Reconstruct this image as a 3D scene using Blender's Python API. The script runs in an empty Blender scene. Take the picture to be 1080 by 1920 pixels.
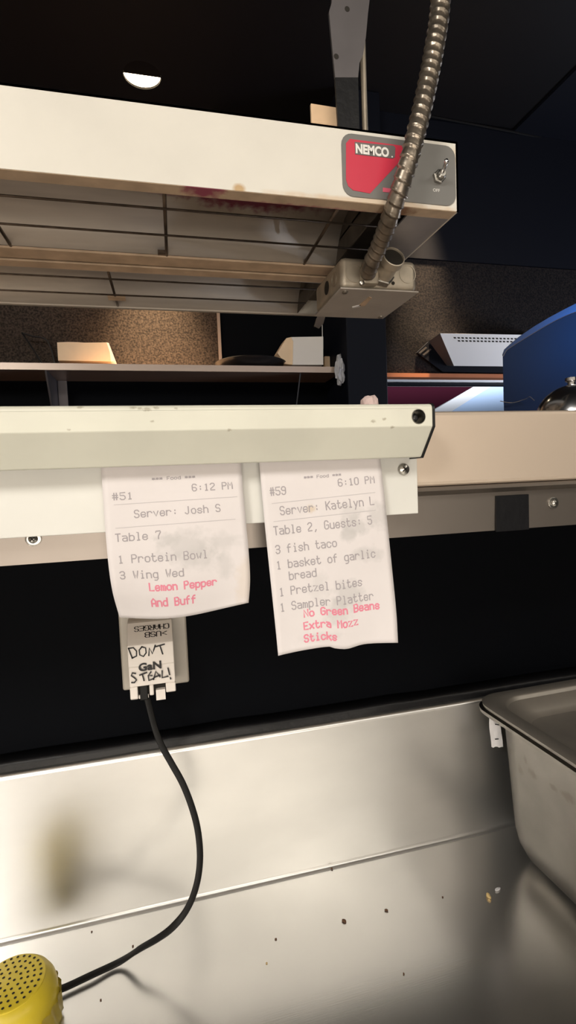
import bpy, bmesh, math, random
from mathutils import Vector, Matrix
random.seed(7)
C = bpy.context.scene.collection
H = 1.34                                   # height of the lens above the floor; every z below is measured from the lens
F = 968.5
YAW, PIT, ROL = [math.radians(a) for a in (13.83, -3.67, -2.33)]
cy, sy, cp, sp, cr, sr = math.cos(YAW), math.sin(YAW), math.cos(PIT), math.sin(PIT), math.cos(ROL), math.sin(ROL)
FW = Vector((sy*cp, cy*cp, sp)); R0 = Vector((cy, -sy, 0)); U0 = R0.cross(FW)
RT = R0*cr + U0*sr; UP = -R0*sr + U0*cr

def ray(x, y): return FW + RT*((x-540)/F) - UP*((y-960)/F)
def aY(x, y, Y): d = ray(x, y); return d*(Y/d.y)
def aX_(x, y, X): d = ray(x, y); return d*(X/d.x)
def aZ(x, y, Z): d = ray(x, y); return d*(Z/d.z)

# ------------------------------------------------------------------ camera
cam = bpy.data.cameras.new('camera'); co = bpy.data.objects.new('camera', cam); C.objects.link(co)
cam.sensor_fit = 'VERTICAL'; cam.sensor_height = 36; cam.lens = 36*F/1920; cam.clip_start = .01; cam.clip_end = 100
M = Matrix((RT, UP, -FW)).transposed().to_4x4(); M.translation = Vector((0, 0, H)); co.matrix_world = M
bpy.context.scene.camera = co

# ------------------------------------------------------------------ materials
def mat(name, col, rough=.5, metal=0, spec=.5, var=0, vscale=8, stretch=(1,1,1), bump=0, bscale=60, bstretch=None, col2=None, rvar=0, emit=None, estr=0, coat=0, lo=.35, hi=.65, aniso=0):
    m = bpy.data.materials.new(name); m.use_nodes = True
    n = m.node_tree.nodes; l = m.node_tree.links; b = n['Principled BSDF']
    b.inputs['Base Color'].default_value = (*col, 1); b.inputs['Roughness'].default_value = rough
    b.inputs['Metallic'].default_value = metal; b.inputs['Specular IOR Level'].default_value = spec
    if coat: b.inputs['Coat Weight'].default_value = coat
    if aniso: b.inputs['Anisotropic'].default_value = aniso
    tc = n.new('ShaderNodeTexCoord')
    def noise(sc, st, det=4):
        mp = n.new('ShaderNodeMapping'); mp.inputs['Scale'].default_value = st; l.new(tc.outputs['Object'], mp.inputs['Vector'])
        t = n.new('ShaderNodeTexNoise'); t.inputs['Scale'].default_value = sc; t.inputs['Detail'].default_value = det
        l.new(mp.outputs[0], t.inputs['Vector']); return t
    if var or col2:
        t = noise(vscale, stretch)
        r = n.new('ShaderNodeValToRGB'); c2 = col2 or tuple(c*(1-var) for c in col)
        r.color_ramp.elements[0].position = lo; r.color_ramp.elements[1].position = hi
        r.color_ramp.elements[0].color = (*c2, 1); r.color_ramp.elements[1].color = (*col, 1)
        l.new(t.outputs['Fac'], r.inputs['Fac']); l.new(r.outputs['Color'], b.inputs['Base Color'])
        if rvar:
            mr = n.new('ShaderNodeMapRange'); mr.inputs['To Min'].default_value = rough+rvar; mr.inputs['To Max'].default_value = rough-rvar
            l.new(t.outputs['Fac'], mr.inputs['Value']); l.new(mr.outputs[0], b.inputs['Roughness'])
    if bump:
        t = noise(bscale, bstretch or stretch)
        bp = n.new('ShaderNodeBump'); bp.inputs['Strength'].default_value = bump; bp.inputs['Distance'].default_value = .002
        l.new(t.outputs['Fac'], bp.inputs['Height']); l.new(bp.outputs['Normal'], b.inputs['Normal'])
    if emit:
        b.inputs['Emission Color'].default_value = (*emit, 1); b.inputs['Emission Strength'].default_value = estr
    return m

def add_spots(m, spots, scale=40, use='Object'):
    """worn-in stains at fixed places: list of (x, y, z, radius, colour, amount) in object space"""
    n = m.node_tree.nodes; l = m.node_tree.links; b = n['Principled BSDF']
    tc = n.new('ShaderNodeTexCoord'); no = n.new('ShaderNodeTexNoise'); no.inputs['Scale'].default_value = scale; no.inputs['Detail'].default_value = 5
    l.new(tc.outputs['Object'], no.inputs['Vector'])
    prev = b.inputs['Base Color'].links[0].from_socket if b.inputs['Base Color'].links else None
    for (x, y, z, rx, rz, col, amt, *more) in spots:
        ry = more[0] if more else max(rx, rz)
        mp = n.new('ShaderNodeMapping'); mp.vector_type = 'POINT'
        mp.inputs['Location'].default_value = (-x/rx, -y/ry, -z/rz); mp.inputs['Scale'].default_value = (1/rx, 1/ry, 1/rz)
        l.new(tc.outputs['Object'], mp.inputs['Vector'])
        ln = n.new('ShaderNodeVectorMath'); ln.operation = 'LENGTH'; l.new(mp.outputs[0], ln.inputs[0])
        ad = n.new('ShaderNodeMath'); ad.operation = 'MULTIPLY_ADD'; l.new(no.outputs['Fac'], ad.inputs[0]); ad.inputs[1].default_value = 1.5
        l.new(ln.outputs['Value'], ad.inputs[2])
        mr = n.new('ShaderNodeMapRange'); mr.inputs['From Min'].default_value = 1.15; mr.inputs['From Max'].default_value = 1.75
        mr.inputs['To Min'].default_value = amt; mr.inputs['To Max'].default_value = 0; l.new(ad.outputs[0], mr.inputs['Value'])
        mx = n.new('ShaderNodeMix'); mx.data_type = 'RGBA'; l.new(mr.outputs[0], mx.inputs['Factor'])
        if prev: l.new(prev, mx.inputs['A'])
        else: mx.inputs['A'].default_value = b.inputs['Base Color'].default_value
        mx.inputs['B'].default_value = (*col, 1); prev = mx.outputs['Result']
    l.new(prev, b.inputs['Base Color'])
    return m

mt = {}
mt['steel'] = mat('brushed_steel', (.62,.59,.54), .30, 1, var=.12, vscale=3, stretch=(.5,6,6), bump=.03, bscale=30, bstretch=(1,40,40), rvar=.05)
mt['counter_steel'] = mat('worn_counter_steel', (.755,.745,.725), .33, .96, var=.12, vscale=5, stretch=(1,1,2), bump=.010, bscale=40, bstretch=(1,25,25), rvar=.04)
mt['worktop_steel'] = mat('worn_worktop_steel', (.77,.755,.73), .25, .95, var=.12, vscale=5, stretch=(1,1,2), bump=.010, bscale=40, bstretch=(1,25,25), rvar=.04)
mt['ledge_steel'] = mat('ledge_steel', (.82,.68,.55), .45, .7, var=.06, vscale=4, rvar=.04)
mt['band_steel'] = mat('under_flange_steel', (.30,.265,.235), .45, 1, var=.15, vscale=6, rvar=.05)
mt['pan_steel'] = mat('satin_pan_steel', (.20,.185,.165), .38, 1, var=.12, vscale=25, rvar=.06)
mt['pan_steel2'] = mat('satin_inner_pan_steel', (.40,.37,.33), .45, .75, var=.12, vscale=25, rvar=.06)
mt['galv'] = mat('galvanised_box', (.52,.46,.37), .5, .6, var=.28, vscale=45, rvar=.1)
mt['plate_galv'] = mat('box_cover_grey', (.52,.48,.44), .55, .5, var=.1, vscale=30)
mt['conduit'] = mat('grimy_flex_conduit', (.32,.27,.215), .36, .85, var=.5, vscale=70, rvar=.12)
mt['chrome'] = mat('chrome', (.78,.78,.79), .16, 1)
mt['zinc'] = mat('zinc_screw', (.50,.48,.44), .3, 1, var=.3, vscale=300)
mt['enamel'] = mat('cream_enamel', (.80,.775,.70), .38, 0, var=.10, vscale=14, lo=.3, hi=.6)
mt['rail'] = mat('cream_rail_paint', (.70,.69,.59), .42, 0, var=.07, vscale=20, lo=.3, hi=.55)
mt['rail_plate'] = mat('white_rail_plate', (.70,.69,.645), .45, 0, var=.06, vscale=20)
mt['tan_lip'] = mat('tan_enamel', (.58,.43,.30), .45, 0, var=.25, vscale=40)  # plain tan tone, mottled at random
mt['reflector'] = mat('heat_stained_reflector', (.62,.56,.49), .42, .35, var=.22, vscale=10, stretch=(.6,4,4), rvar=.08)
mt['dark_bay'] = mat('dark_bay_metal', (.10,.085,.07), .7, .2, var=.4, vscale=40)  # dark mottled tone for the recessed bay and the centre slot
mt['wire'] = mat('browned_guard_wire', (.17,.13,.10), .4, .9, var=.4, vscale=80)
mt['black_wall'] = mat('black_wall_paint', (.0024,.0028,.004), .65, 0, spec=.04)
mt['black_gloss'] = mat('black_gloss_paint', (.006,.006,.007), .4, 0, spec=.3, bump=.2, bscale=120)
mt['black_ceiling'] = mat('black_ceiling_paint', (.0035,.0035,.005), .6, 0, spec=.2)
mt['navy_wall'] = mat('dark_navy_paint', (.0035,.0045,.009), .6, 0, spec=.15)
mt['brown_wall'] = mat('bronze_texture_wall', (.075,.056,.043), .7, 0, spec=.08, vscale=150, col2=(.018,.014,.012), bump=.4, bscale=150, lo=.35, hi=.7)
mt['navy_texture'] = mat('dark_textured_wall', (.020,.017,.017), .7, 0, spec=.08, vscale=150, col2=(.004,.004,.006), bump=.35, bscale=150, lo=.35, hi=.7)
mt['black_plastic'] = mat('black_plastic', (.012,.012,.013), .35)
mt['black_rubber'] = mat('black_cable_rubber', (.006,.0055,.005), .5, spec=.25)
mt['navy_panel'] = mat('dark_blue_plastic', (.006,.012,.026), .5, spec=.2)
mt['navy_edge'] = mat('dark_blue_edge', (.02,.03,.05), .35)
mt['white_plastic'] = mat('white_plastic', (.80,.74,.68), .4, 0)
mt['outlet'] = mat('aged_outlet_plastic', (.46,.42,.36), .4, 0, var=.1, vscale=30)
mt['white_paint'] = mat('white_paint', (.78,.78,.80), .4)
mt['grey_paint'] = mat('grey_paint', (.13,.14,.16), .5)
mt['ink'] = mat('thermal_ink', (.36,.33,.345), .8)
mt['ink_faint'] = mat('thermal_ink_worn', (.50,.47,.48), .8)
mt['red_ink'] = mat('red_ribbon_ink', (.72,.23,.31), .8)
mt['marker'] = mat('black_marker', (.012,.01,.012), .6)
mt['yellow'] = mat('yellow_plastic', (.72,.55,.035), .35, 0, var=.1, vscale=40)
mt['hole'] = mat('dark_hole', (.015,.012,.008), .8)
mt['badge_grey'] = mat('badge_grey', (.17,.165,.155), .4, .2)
mt['badge_red'] = mat('badge_red', (.56,.025,.06), .4)
mt['badge_pink'] = mat('badge_pink', (.62,.10,.16), .45)
mt['badge_white'] = mat('badge_white', (.80,.78,.74), .5)
mt['badge_plate'] = mat('badge_dark_plate', (.13,.12,.115), .45)
mt['strap'] = mat('hanger_strap_steel', (.20,.185,.19), .42, .8, var=.15, vscale=15)
mt['orange_trim'] = mat('varnished_orange_trim', (.42,.15,.07), .4)
mt['paper_bag'] = mat('cream_paper_bag', (.86,.64,.42), .7, var=.06, vscale=20)
mt['paper_white'] = mat('white_paper_bag', (.80,.76,.72), .7)
mt['clear_wrap'] = mat('cloudy_plastic_wrap', (.45,.45,.47), .15, 0)
mt['maroon'] = mat('maroon_panel', (.022,.004,.008), .8, spec=0)
mt['pale_blue'] = mat('pale_blue_panel', (.42,.54,.74), .8, spec=.1)
mt['floor'] = mat('quarry_tile', (.13,.07,.05), .5, var=.2, vscale=10)
mt['kitchen'] = mat('kitchen_white_panel', (.74,.69,.61), .45)
mt['crumb_brown'] = mat('brown_crumb', (.10,.045,.02), .8)
mt['crumb_tan'] = mat('tan_crumb', (.70,.50,.22), .8, var=.3, vscale=300)
mt['shelf'] = mat('shelf_laminate', (.36,.26,.20), .3, .2, var=.1, vscale=12)
mt['lens'] = mat('lit_lamp_lens', (1,.9,.75), .4, emit=(1,.80,.52), estr=22)
mt['baffle'] = mat('lamp_baffle', (.006,.005,.005), .8, spec=.1)
GREASE = (.47,.45,.41)

# ------------------------------------------------------------------ object helpers
def wl(o):
    v = Vector((0,0,0))
    while o: v = v + o.location; o = o.parent
    return v
def mesh(name, verts, faces, m, parent=None, smooth=False, loc=None, mats=None, fm=None):
    """verts in lens-relative metres"""
    vs = [Vector(v) + Vector((0,0,H)) for v in verts]
    if parent is not None: base = wl(parent); org = Vector((0,0,0))
    else:
        base = Vector((0,0,0))
        org = Vector((sum(v.x for v in vs)/len(vs), sum(v.y for v in vs)/len(vs), min(v.z for v in vs)))
    me = bpy.data.meshes.new(name); me.from_pydata([v-base-org for v in vs], [], faces); me.validate(); me.update()
    bm = bmesh.new(); bm.from_mesh(me); bmesh.ops.recalc_face_normals(bm, faces=bm.faces); bm.to_mesh(me); bm.free()
    for mm in (mats or [m]): me.materials.append(mm)
    if fm:
        for p, k in zip(me.polygons, fm): p.material_index = k
    if smooth:
        for p in me.polygons: p.use_smooth = True
    o = bpy.data.objects.new(name, me); C.objects.link(o)
    if parent is not None: o.parent = parent
    o.location = org
    return o
class MB:
    def __init__(s): s.v = []; s.f = []
    def add(s, v, f): k = len(s.v); s.v += [Vector(a) for a in v]; s.f += [tuple(i+k for i in q) for q in f]; return s
    def box(s, x0, x1, y0, y1, z0, z1):
        return s.add([(x0,y0,z0),(x1,y0,z0),(x1,y1,z0),(x0,y1,z0),(x0,y0,z1),(x1,y0,z1),(x1,y1,z1),(x0,y1,z1)],
              [(0,3,2,1),(4,5,6,7),(0,1,5,4),(1,2,6,5),(2,3,7,6),(3,0,4,7)])
    def rbox(s, x0, x1, y0, y1, z0, z1, r, seg=3):
        bm = bmesh.new(); bmesh.ops.create_cube(bm, size=1)
        for v in bm.verts: v.co = Vector((x0+(v.co.x+.5)*(x1-x0), y0+(v.co.y+.5)*(y1-y0), z0+(v.co.z+.5)*(z1-z0)))
        bmesh.ops.bevel(bm, geom=bm.edges[:], offset=r, segments=seg, affect='EDGES', profile=.5)
        bm.verts.index_update(); s.add([v.co.copy() for v in bm.verts], [[v.index for v in f.verts] for f in bm.faces]); bm.free(); return s
    def prism(s, poly, off):
        """poly: list of 3-D points of a planar outline; extruded by vector off"""
        n = len(poly); off = Vector(off); a = [Vector(p) for p in poly]
        return s.add(a+[p+off for p in a], [tuple(range(n)), tuple(range(2*n-1, n-1, -1))]+[(i,(i+1)%n,n+(i+1)%n,n+i) for i in range(n)])
    def tube(s, pts, r, seg=10, caps=True, flat=None):
        pts = [Vector(p) for p in pts]; n = len(pts); k = len(s.v); rr = r if isinstance(r, (list, tuple)) else [r]*n
        T = []
        for i in range(n): T.append((pts[min(i+1,n-1)]-pts[max(i-1,0)]).normalized())
        a = T[0].orthogonal().normalized(); fr = []
        for i in range(n):
            a = (a - T[i]*a.dot(T[i])).normalized(); fr.append((a.copy(), T[i].cross(a)))
        for i in range(n):
            for j in range(seg):
                t = 2*math.pi*j/seg; s.v.append(pts[i]+(fr[i][0]*math.cos(t)+fr[i][1]*math.sin(t))*rr[i])
        for i in range(n-1):
            for j in range(seg):
                s.f.append((k+i*seg+j, k+i*seg+(j+1)%seg, k+(i+1)*seg+(j+1)%seg, k+(i+1)*seg+j))
        if caps:
            s.f.append(tuple(k+j for j in range(seg))[::-1]); s.f.append(tuple(k+(n-1)*seg+j for j in range(seg)))
        return s
    def lathe(s, org, ax, prof, seg=32, caps=True):
        """prof: (radius, distance along ax)"""
        org = Vector(org); ax = Vector(ax).normalized(); a = ax.orthogonal().normalized(); b = ax.cross(a); k = len(s.v); n = len(prof)
        for (r, d) in prof:
            for j in range(seg):
                t = 2*math.pi*j/seg; s.v.append(org+ax*d+(a*math.cos(t)+b*math.sin(t))*max(r, 1e-5))
        for i in range(n-1):
            for j in range(seg):
                s.f.append((k+i*seg+j, k+i*seg+(j+1)%seg, k+(i+1)*seg+(j+1)%seg, k+(i+1)*seg+j))
        if caps: s.f.append(tuple(k+j for j in range(seg))[::-1]); s.f.append(tuple(k+(n-1)*seg+j for j in range(seg)))
        return s
    def build(s, name, m, parent=None, smooth=False, auto=False, **kw):
        o = mesh(name, s.v, s.f, m, parent, smooth, **kw)
        if auto:
            me = o.data
            for p in me.polygons: p.use_smooth = True
            try: me.set_sharp_from_angle(angle=math.radians(35))
            except Exception: pass
            wn = o.modifiers.new('weighted', 'WEIGHTED_NORMAL'); wn.weight = 100; wn.keep_sharp = True
        return o
def thing(name, label, cat, loc, group=None):
    o = bpy.data.objects.new(name, None); C.objects.link(o); o.location = Vector(loc)+Vector((0,0,H)); o.empty_display_size = .02
    return tag(o, label, cat, group)
def tag(o, label, cat, group=None, kind=None):
    if label: o['label'] = label
    if cat: o['category'] = cat
    if group: o['group'] = group
    if kind: o['kind'] = kind
    return o
def struct(o, label=None): o['kind'] = 'structure'; return o
def bevel(o, w, seg=2):
    b = o.modifiers.new('bevel', 'BEVEL'); b.width = w; b.segments = seg; b.limit_method = 'ANGLE'; b.angle_limit = math.radians(40); return o
def smooth_path(P, n=12):
    P = [Vector(p) for p in P]; out = []
    for i in range(len(P)-1):
        p0, p1, p2, p3 = P[max(i-1,0)], P[i], P[i+1], P[min(i+2,len(P)-1)]
        for k in range(n):
            t = k/n; out.append(.5*((2*p1)+(p2-p0)*t+(2*p0-5*p1+4*p2-p3)*t*t+(3*p1-p0-3*p2+p3)*t**3))
    out.append(P[-1]); return out
def rrect(w, h, r, seg=5):
    pts = []
    for cx, cz, a0 in ((w/2-r, h/2-r, 0), (-w/2+r, h/2-r, 90), (-w/2+r, -h/2+r, 180), (w/2-r, -h/2+r, 270)):
        for k in range(seg+1):
            a = math.radians(a0+90*k/seg); pts.append((cx+r*math.cos(a), cz+r*math.sin(a)))
    return pts
def boolean_cut(o, cutter_mb):
    c = cutter_mb.build('cutter', mt['hole']); md = o.modifiers.new('cut', 'BOOLEAN'); md.object = c; md.operation = 'DIFFERENCE'; md.solver = 'EXACT'
    bpy.context.view_layer.update(); dg = bpy.context.evaluated_depsgraph_get()
    me = bpy.data.meshes.new_from_object(o.evaluated_get(dg)); o.modifiers.clear(); old = o.data; o.data = me
    bpy.data.objects.remove(c); bpy.data.meshes.remove(old); return o

# ---- lettering: strokes on a 4 x 6 grid, turned into thin ribbons
G = {
'0':'03 05 16 36 45 41 30 10 01 03','1':'15 26 20|10 30','2':'05 16 36 45 44 01 00 40','3':'05 16 36 45 44 33 13|33 42 41 30 10 01','5':'46 06 03.5 33.5 42.5 41 30 10 01',
'6':'45 36 16 05 01 10 30 41 42 33 03','7':'05 06 46 45 22 20','9':'43 13 04 05 16 36 45 41 30 10 01',
'#':'10 16|30 36|04 44|02 42',':':'21 21.6|23.4 24','!':'26 22|20 20.4',',':'2.5,0.5 1.5,-1','*':'03 43|21 25|01.5 44.5|04.5 41.5',
'A':'00 04 26 44 40|02 42','B':'00 06 36 45 44 33 03|33 42 41 30 00','E':'46 06 00 40|03 33','F':'46 06 00|03 33','G':'45 36 16 05 01 10 30 41 43 23','J':'36 31 20 10 01',
'K':'00 06|46 02.5|13.3 40','L':'06 00 40','M':'00 06 23 46 40','N':'00 06 40 46','P':'00 06 36 45 44 33 03','S':'45 36 16 05 04 13 33 42 41 30 10 01','T':'06 46|26 20','W':'06 10 23 30 46',
'a':'04 34 43 40|42.3 12.3 01.5 00.8 10 30 41','b':'06 00|03 14 34 43 41 30 10 01','c':'43 34 14 03 01 10 30 41','d':'46 40|43 34 14 03 01 10 30 41','e':'02 42 43 34 14 03 01 10 30 41',
'f':'10 15 26 36|03.7 33.7','g':'44 4,-1 3,-2 1,-2|43 34 14 03 01 10 30 41','h':'06 00|03 14 34 43 40','i':'14 24 20|10 30|25.4 26','k':'06 00|44 01.5|12.5 40','l':'16 26 20|10 30',
'm':'00 04|03 14 23 20|23 34 43 40','n':'00 04|03 14 34 43 40','o':'03 14 34 43 41 30 10 01 03','p':'04 0,-2|03 14 34 43 41 30 10 01','r':'00 04|02.6 14 34 43','s':'43 34 14 03 12.2 31.8 41 30 10 01',
't':'16 11 20 30 41|04 34','u':'04 01 10 30 41|44 40','v':'04 20 44','w':'04 10 22 30 44','x':'04 40|44 00','y':'04 20|44 1,-2','z':'04 44 00 40'}
def parse(s):
    out = []
    for st in s.split('|'):
        pts = []
        for tok in st.split():
            if ',' in tok: a, b = tok.split(','); pts.append((float(a), float(b)))
            else: pts.append((float(tok[0]), float(tok[1:])))
        out.append(pts)
    return out
G = {k: parse(v) for k, v in G.items()}
def strokes_to_mb(mb, strokes, S, wid, asp=1.0):
    """strokes: 2-D polylines in a surface's own (a, b); S maps them to 3-D; wid: ribbon width in the same units (b may be scaled by asp)"""
    for pl in strokes:
        P = []
        for i in range(len(pl)-1):
            a, b = pl[i], pl[i+1]; n = max(1, int(math.hypot(b[0]-a[0], b[1]-a[1])/(wid*3)))
            for k in range(n): P.append((a[0]+(b[0]-a[0])*k/n, a[1]+(b[1]-a[1])*k/n))
        P.append(pl[-1]); q = []
        for i, p in enumerate(P):
            a = P[max(i-1,0)]; b = P[min(i+1,len(P)-1)]; dx, dy = b[0]-a[0], b[1]-a[1]; L = math.hypot(dx, dy) or 1
            ex = wid*.4 if i in (0, len(P)-1) else 0; sg = -1 if i == 0 else 1
            nx, ny = -dy/L*wid/2, dx/L*wid/2
            px, py = p[0]+sg*dx/L*ex, p[1]+sg*dy/L*ex
            q += [S(px+nx, py+ny), S(px-nx, py-ny)]
        mb.add(q, [(2*i, 2*i+1, 2*i+3, 2*i+2) for i in range(len(P)-1)])
def text_strokes(txt, x, y, cw, ch, jit=0):
    out = []
    for i, c in enumerate(txt):
        for st in G.get(c, []):
            out.append([(x+i*cw+p[0]*cw*.17+random.uniform(-jit, jit), y+p[1]*ch/6+random.uniform(-jit, jit)) for p in st])
    return out
def font_mesh(name, txt, org, ex, ez, size, depth, m, parent, bold=0.0, width=None):
    """built-in lettering as real raised text: org lower left, ex right, ez up"""
    cu = bpy.data.curves.new('t', 'FONT'); cu.body = txt; cu.size = 1; cu.offset = bold; cu.resolution_u = 4
    o = bpy.data.objects.new('t', cu); C.objects.link(o); bpy.context.view_layer.update()
    me = bpy.data.meshes.new_from_object(o.evaluated_get(bpy.context.evaluated_depsgraph_get()))
    vs = [v.co.copy() for v in me.vertices]; fs = [tuple(p.vertices) for p in me.polygons]
    bpy.data.objects.remove(o); bpy.data.curves.remove(cu); bpy.data.meshes.remove(me)
    x0 = min(v.x for v in vs); x1 = max(v.x for v in vs); sx = (width/(x1-x0)) if width else size
    ex, ez = Vector(ex), Vector(ez); nn = ex.cross(ez)
    return mesh(name, [Vector(org)+ex*((v.x-x0)*sx)+ez*(v.y*size)+nn*depth for v in vs], fs, m, parent)

# ================================================================== SETTING
FLOOR = -H
struct(MB().box(-2.6, 3.4, -2.4, 2.3, FLOOR-.05, FLOOR).build('floor', mt['floor']))
CEIL = 1.45
# the pass-through's black soffit ceiling, with the hole for the recessed lamp
LX, LY, LR = .0205, 1.985, .0650
ceil = MB().box(-2.6, 3.4, -1.30, 2.3, CEIL, CEIL+.12).build('ceiling', mt['black_ceiling'])  # unseen front part kept black to darken the counter's near reflections
cut = MB().lathe((LX, LY, CEIL-.05), (0,0,1), [(LR, 0), (LR, .14)], 40)
struct(boolean_cut(ceil, cut))
struct(MB().box(-2.6, 1.45, -2.4, -1.30, CEIL, CEIL+.12).build('ceiling', mt['kitchen']))
struct(MB().box(1.45, 3.4, -2.4, -1.30, CEIL, CEIL+.12).build('ceiling', mt['black_ceiling']))  # unseen end, made black to darken the steel's reflections at the right
struct(MB().box(-2.6, 1.45, -2.45, -2.4, FLOOR, CEIL).build('wall_kitchen', mt['kitchen']))
struct(MB().box(1.45, 3.4, -2.45, -2.4, FLOOR, CEIL).build('wall_kitchen', mt['black_wall']))  # unseen as well, black for the same dark reflections
struct(MB().box(-2.65, -2.6, -2.4, 2.3, FLOOR, CEIL).build('wall_left', mt['kitchen']))
# far wall: bronze textured panel, a bright joint, then black
xj = aY(408, 640, 2.17).x
struct(MB().box(-2.6, xj, 2.16, 2.25, .409, CEIL).build('wall_back', mt['brown_wall']))
struct(MB().box(xj+.012, .89, 2.17, 2.25, .409, CEIL).build('wall_back', mt['black_wall']))
struct(MB().box(xj, xj+.012, 2.15, 2.18, .41, CEIL).build('trim_1', mt['shelf']))
struct(MB().box(-2.6, .89, 2.16, 2.25, FLOOR, .409).build('wall_back', mt['black_wall']))
# dark column between the shelf bay and the opening
struct(MB().rbox(.726, .892, 1.9, 2.19, FLOOR, CEIL, .004).build('pillar', mt['navy_wall']))
# header over the opening on the right
struct(MB().box(.89, 3.4, 2.0, 2.03, .416, .885).build('wall_right', mt['navy_texture']))
struct(MB().box(.89, 3.4, 1.995, 2.12, .888, CEIL).build('wall_right', mt['navy_wall']))
struct(MB().box(.89, 3.4, 1.98, 2.03, .3995, .416).build('trim_2', mt['orange_trim']))
struct(MB().box(.89, 3.4, 2.0, 2.12, FLOOR, -.2).build('wall_right', mt['navy_wall']))
# the dropped duct that leaves two thin edges on the ceiling at the right
c0 = aZ(960, 245, CEIL)
struct(MB().box(c0.x, 3.4, .9, c0.y, CEIL-.012, CEIL).build('trim_3', mt['navy_wall']))
struct(MB().tube([aZ(800, 217, CEIL-.004), aZ(880, 232, CEIL-.004), aZ(960, 247, CEIL-.014), aZ(1080, 272, CEIL-.014)], .004, 6).build('trim_4', mt['black_gloss']))
# the bright room beyond the opening: pale ceiling boards, a white beam and a maroon drop
zf = 1.0
def cpoly(name, pts, m, z=zf, th=.06): return struct(MB().prism([aZ(x, y, z) for x, y in pts], (0,0,th)).build(name, m))
cpoly('ceiling', [(640,722),(893,722),(800,775),(640,775)], mt['maroon'], zf-.02)
cpoly('ceiling', [(893,722),(925,722),(836,778),(798,778)], mt['white_paint'])
cpoly('ceiling', [(925,722),(1300,722),(1300,778),(836,778)], mt['pale_blue'])
struct(MB().box(.95, 4.0, 2.40, 2.50, .4555, .480).build('trim_5', mt['white_paint']))
struct(MB().box(.95, 4.0, 2.39, 2.43, .4440, .4555).build('trim_6', mt['navy_wall']))

# ================================================================== COUNTER
ZC = -.44; YB = .534; ZB = -.2738; YW = .572
ct = thing('steel_counter', 'brushed stainless steel work counter below the order tickets', 'counter', (0.3, .1, FLOOR))
prof_b = [(YB-.004, ZC)]
prof_b = [(YB-.0045+.0045*math.sin(a), ZC+.0045-.0045*math.cos(a)) for a in [math.pi/2*i/6 for i in range(7)]]
prof_b += [(YB+.005-.005*math.cos(a), ZB-.005+.005*math.sin(a)) for a in [math.pi/2*i/6 for i in range(7)]]
prof_b += [(YW-.001, ZB), (YW-.001, ZB-.01), (YB+.012, ZB-.01), (YB+.012, ZC-.002)]
x0, x1 = -1.0, 1.9
MB().prism([(x0, y, z) for y, z in prof_b], (x1-x0, 0, 0)).build('backsplash', mt['counter_steel'], ct, auto=True)
prof_c = [(YB-.0047, ZC), (-.33, ZC), (-.345, ZC-.006), (-.345, ZC-.045), (-.33, ZC-.045), (-.33, ZC-.012), (YB+.012, ZC-.012), (YB+.012, ZC-.0021), (YB-.0047, ZC-.0021)]
MB().prism([(x0, y, z) for y, z in prof_c], (x1-x0, 0, 0)).build('worktop', mt['worktop_steel'], ct, auto=True)
for lx in (-.95, 1.85):
    for ly in (-.28, .46): MB().tube([(lx, ly, ZC-.012), (lx, ly, FLOOR)], .02, 12).build('leg', mt['steel'], ct, auto=True)
# black painted caulk on the return of the backsplash
mb = MB()
n = 60; top = []
for i in range(n+1):
    x = x0+(x1-x0)*i/n; top.append((x, YB+.006+random.uniform(-.0012,.0012)))
v = []
for x, y in top: v += [(x, y, ZB+.0004), (x, YW-.001, ZB+.0004), (x, YW-.001, ZB+.004+random.uniform(0,.002))]
f = []
for i in range(n): a = 3*i; f += [(a, a+3, a+4, a+1), (a+1, a+4, a+5, a+2), (a, a+2, a+5, a+3)]
mesh('caulk_strip', v, f, mt['black_gloss'], ct, smooth=True)['label'] = 'black painted caulk along the back edge'
# black wall below the ledge
struct(MB().box(-2.6, 2.6, YW, YW+.12, FLOOR, -.009).build('wall_back', mt['black_wall']))

# ================================================================== PASS LEDGE
ZT = .042; YL = .32
lg = thing('pass_ledge', 'long steel pass-through ledge on top of the black wall', 'ledge', (.3, .7, -.009))
MB().prism([(-1.2, y, z) for y, z in [(YL, -.006), (YL, ZT-.003), (YL+.001, ZT-.001), (YL+.003, ZT), (1.05, ZT), (1.05, -.009), (YL+.003, -.009), (YL+.001, -.008)]], (3.2, 0, 0)).build('ledge_top', mt['ledge_steel'], lg)
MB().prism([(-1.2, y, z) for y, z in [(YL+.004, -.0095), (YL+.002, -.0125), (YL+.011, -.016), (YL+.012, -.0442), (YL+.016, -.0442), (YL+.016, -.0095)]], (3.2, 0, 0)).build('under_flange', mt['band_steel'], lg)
def screw(c, r, parent, nrm=(0,-1,0), m=None, cross=True, washer=0):
    mb = MB(); 
    if washer: mb.lathe(c, nrm, [(washer, 0), (washer, .0008), (r*1.1, .0012)], 24)
    s = mb.lathe(c, nrm, [(r, .0004), (r, .0010), (r*.85, .0022), (r*.5, .0029), (.0001, .0031)], 24).build('screw', m or mt['zinc'], parent, auto=True)
    if cross:
        p = Vector(c)+Vector(nrm)*.0031; k = r*.55; w = r*.1
        x = MB()
        for d in (Vector((.8,0,.6)), Vector((-.6,0,.8))):
            e = Vector((-d.z, 0, d.x)); q = [p+d*k+e*w, p-d*k+e*w, p-d*k-e*w, p+d*k-e*w]; x.add([a+Vector(nrm)*.0000 for a in q]+[a-Vector(nrm)*.0012 for a in q], [(0,1,2,3),(0,4,5,1),(1,5,6,2),(2,6,7,3),(3,7,4,0)])
        x.build('slot', mt['hole'], s)
    return s
for px, py in ((63, 1010), (1036, 943)):
    p = aY(px, py, YL+.0115); screw((p.x, YL+.0112, p.z), .0028, lg, washer=.0044)
a = aY(928, 930, YL+.011); b = aY(990, 990, YL+.011)
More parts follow.
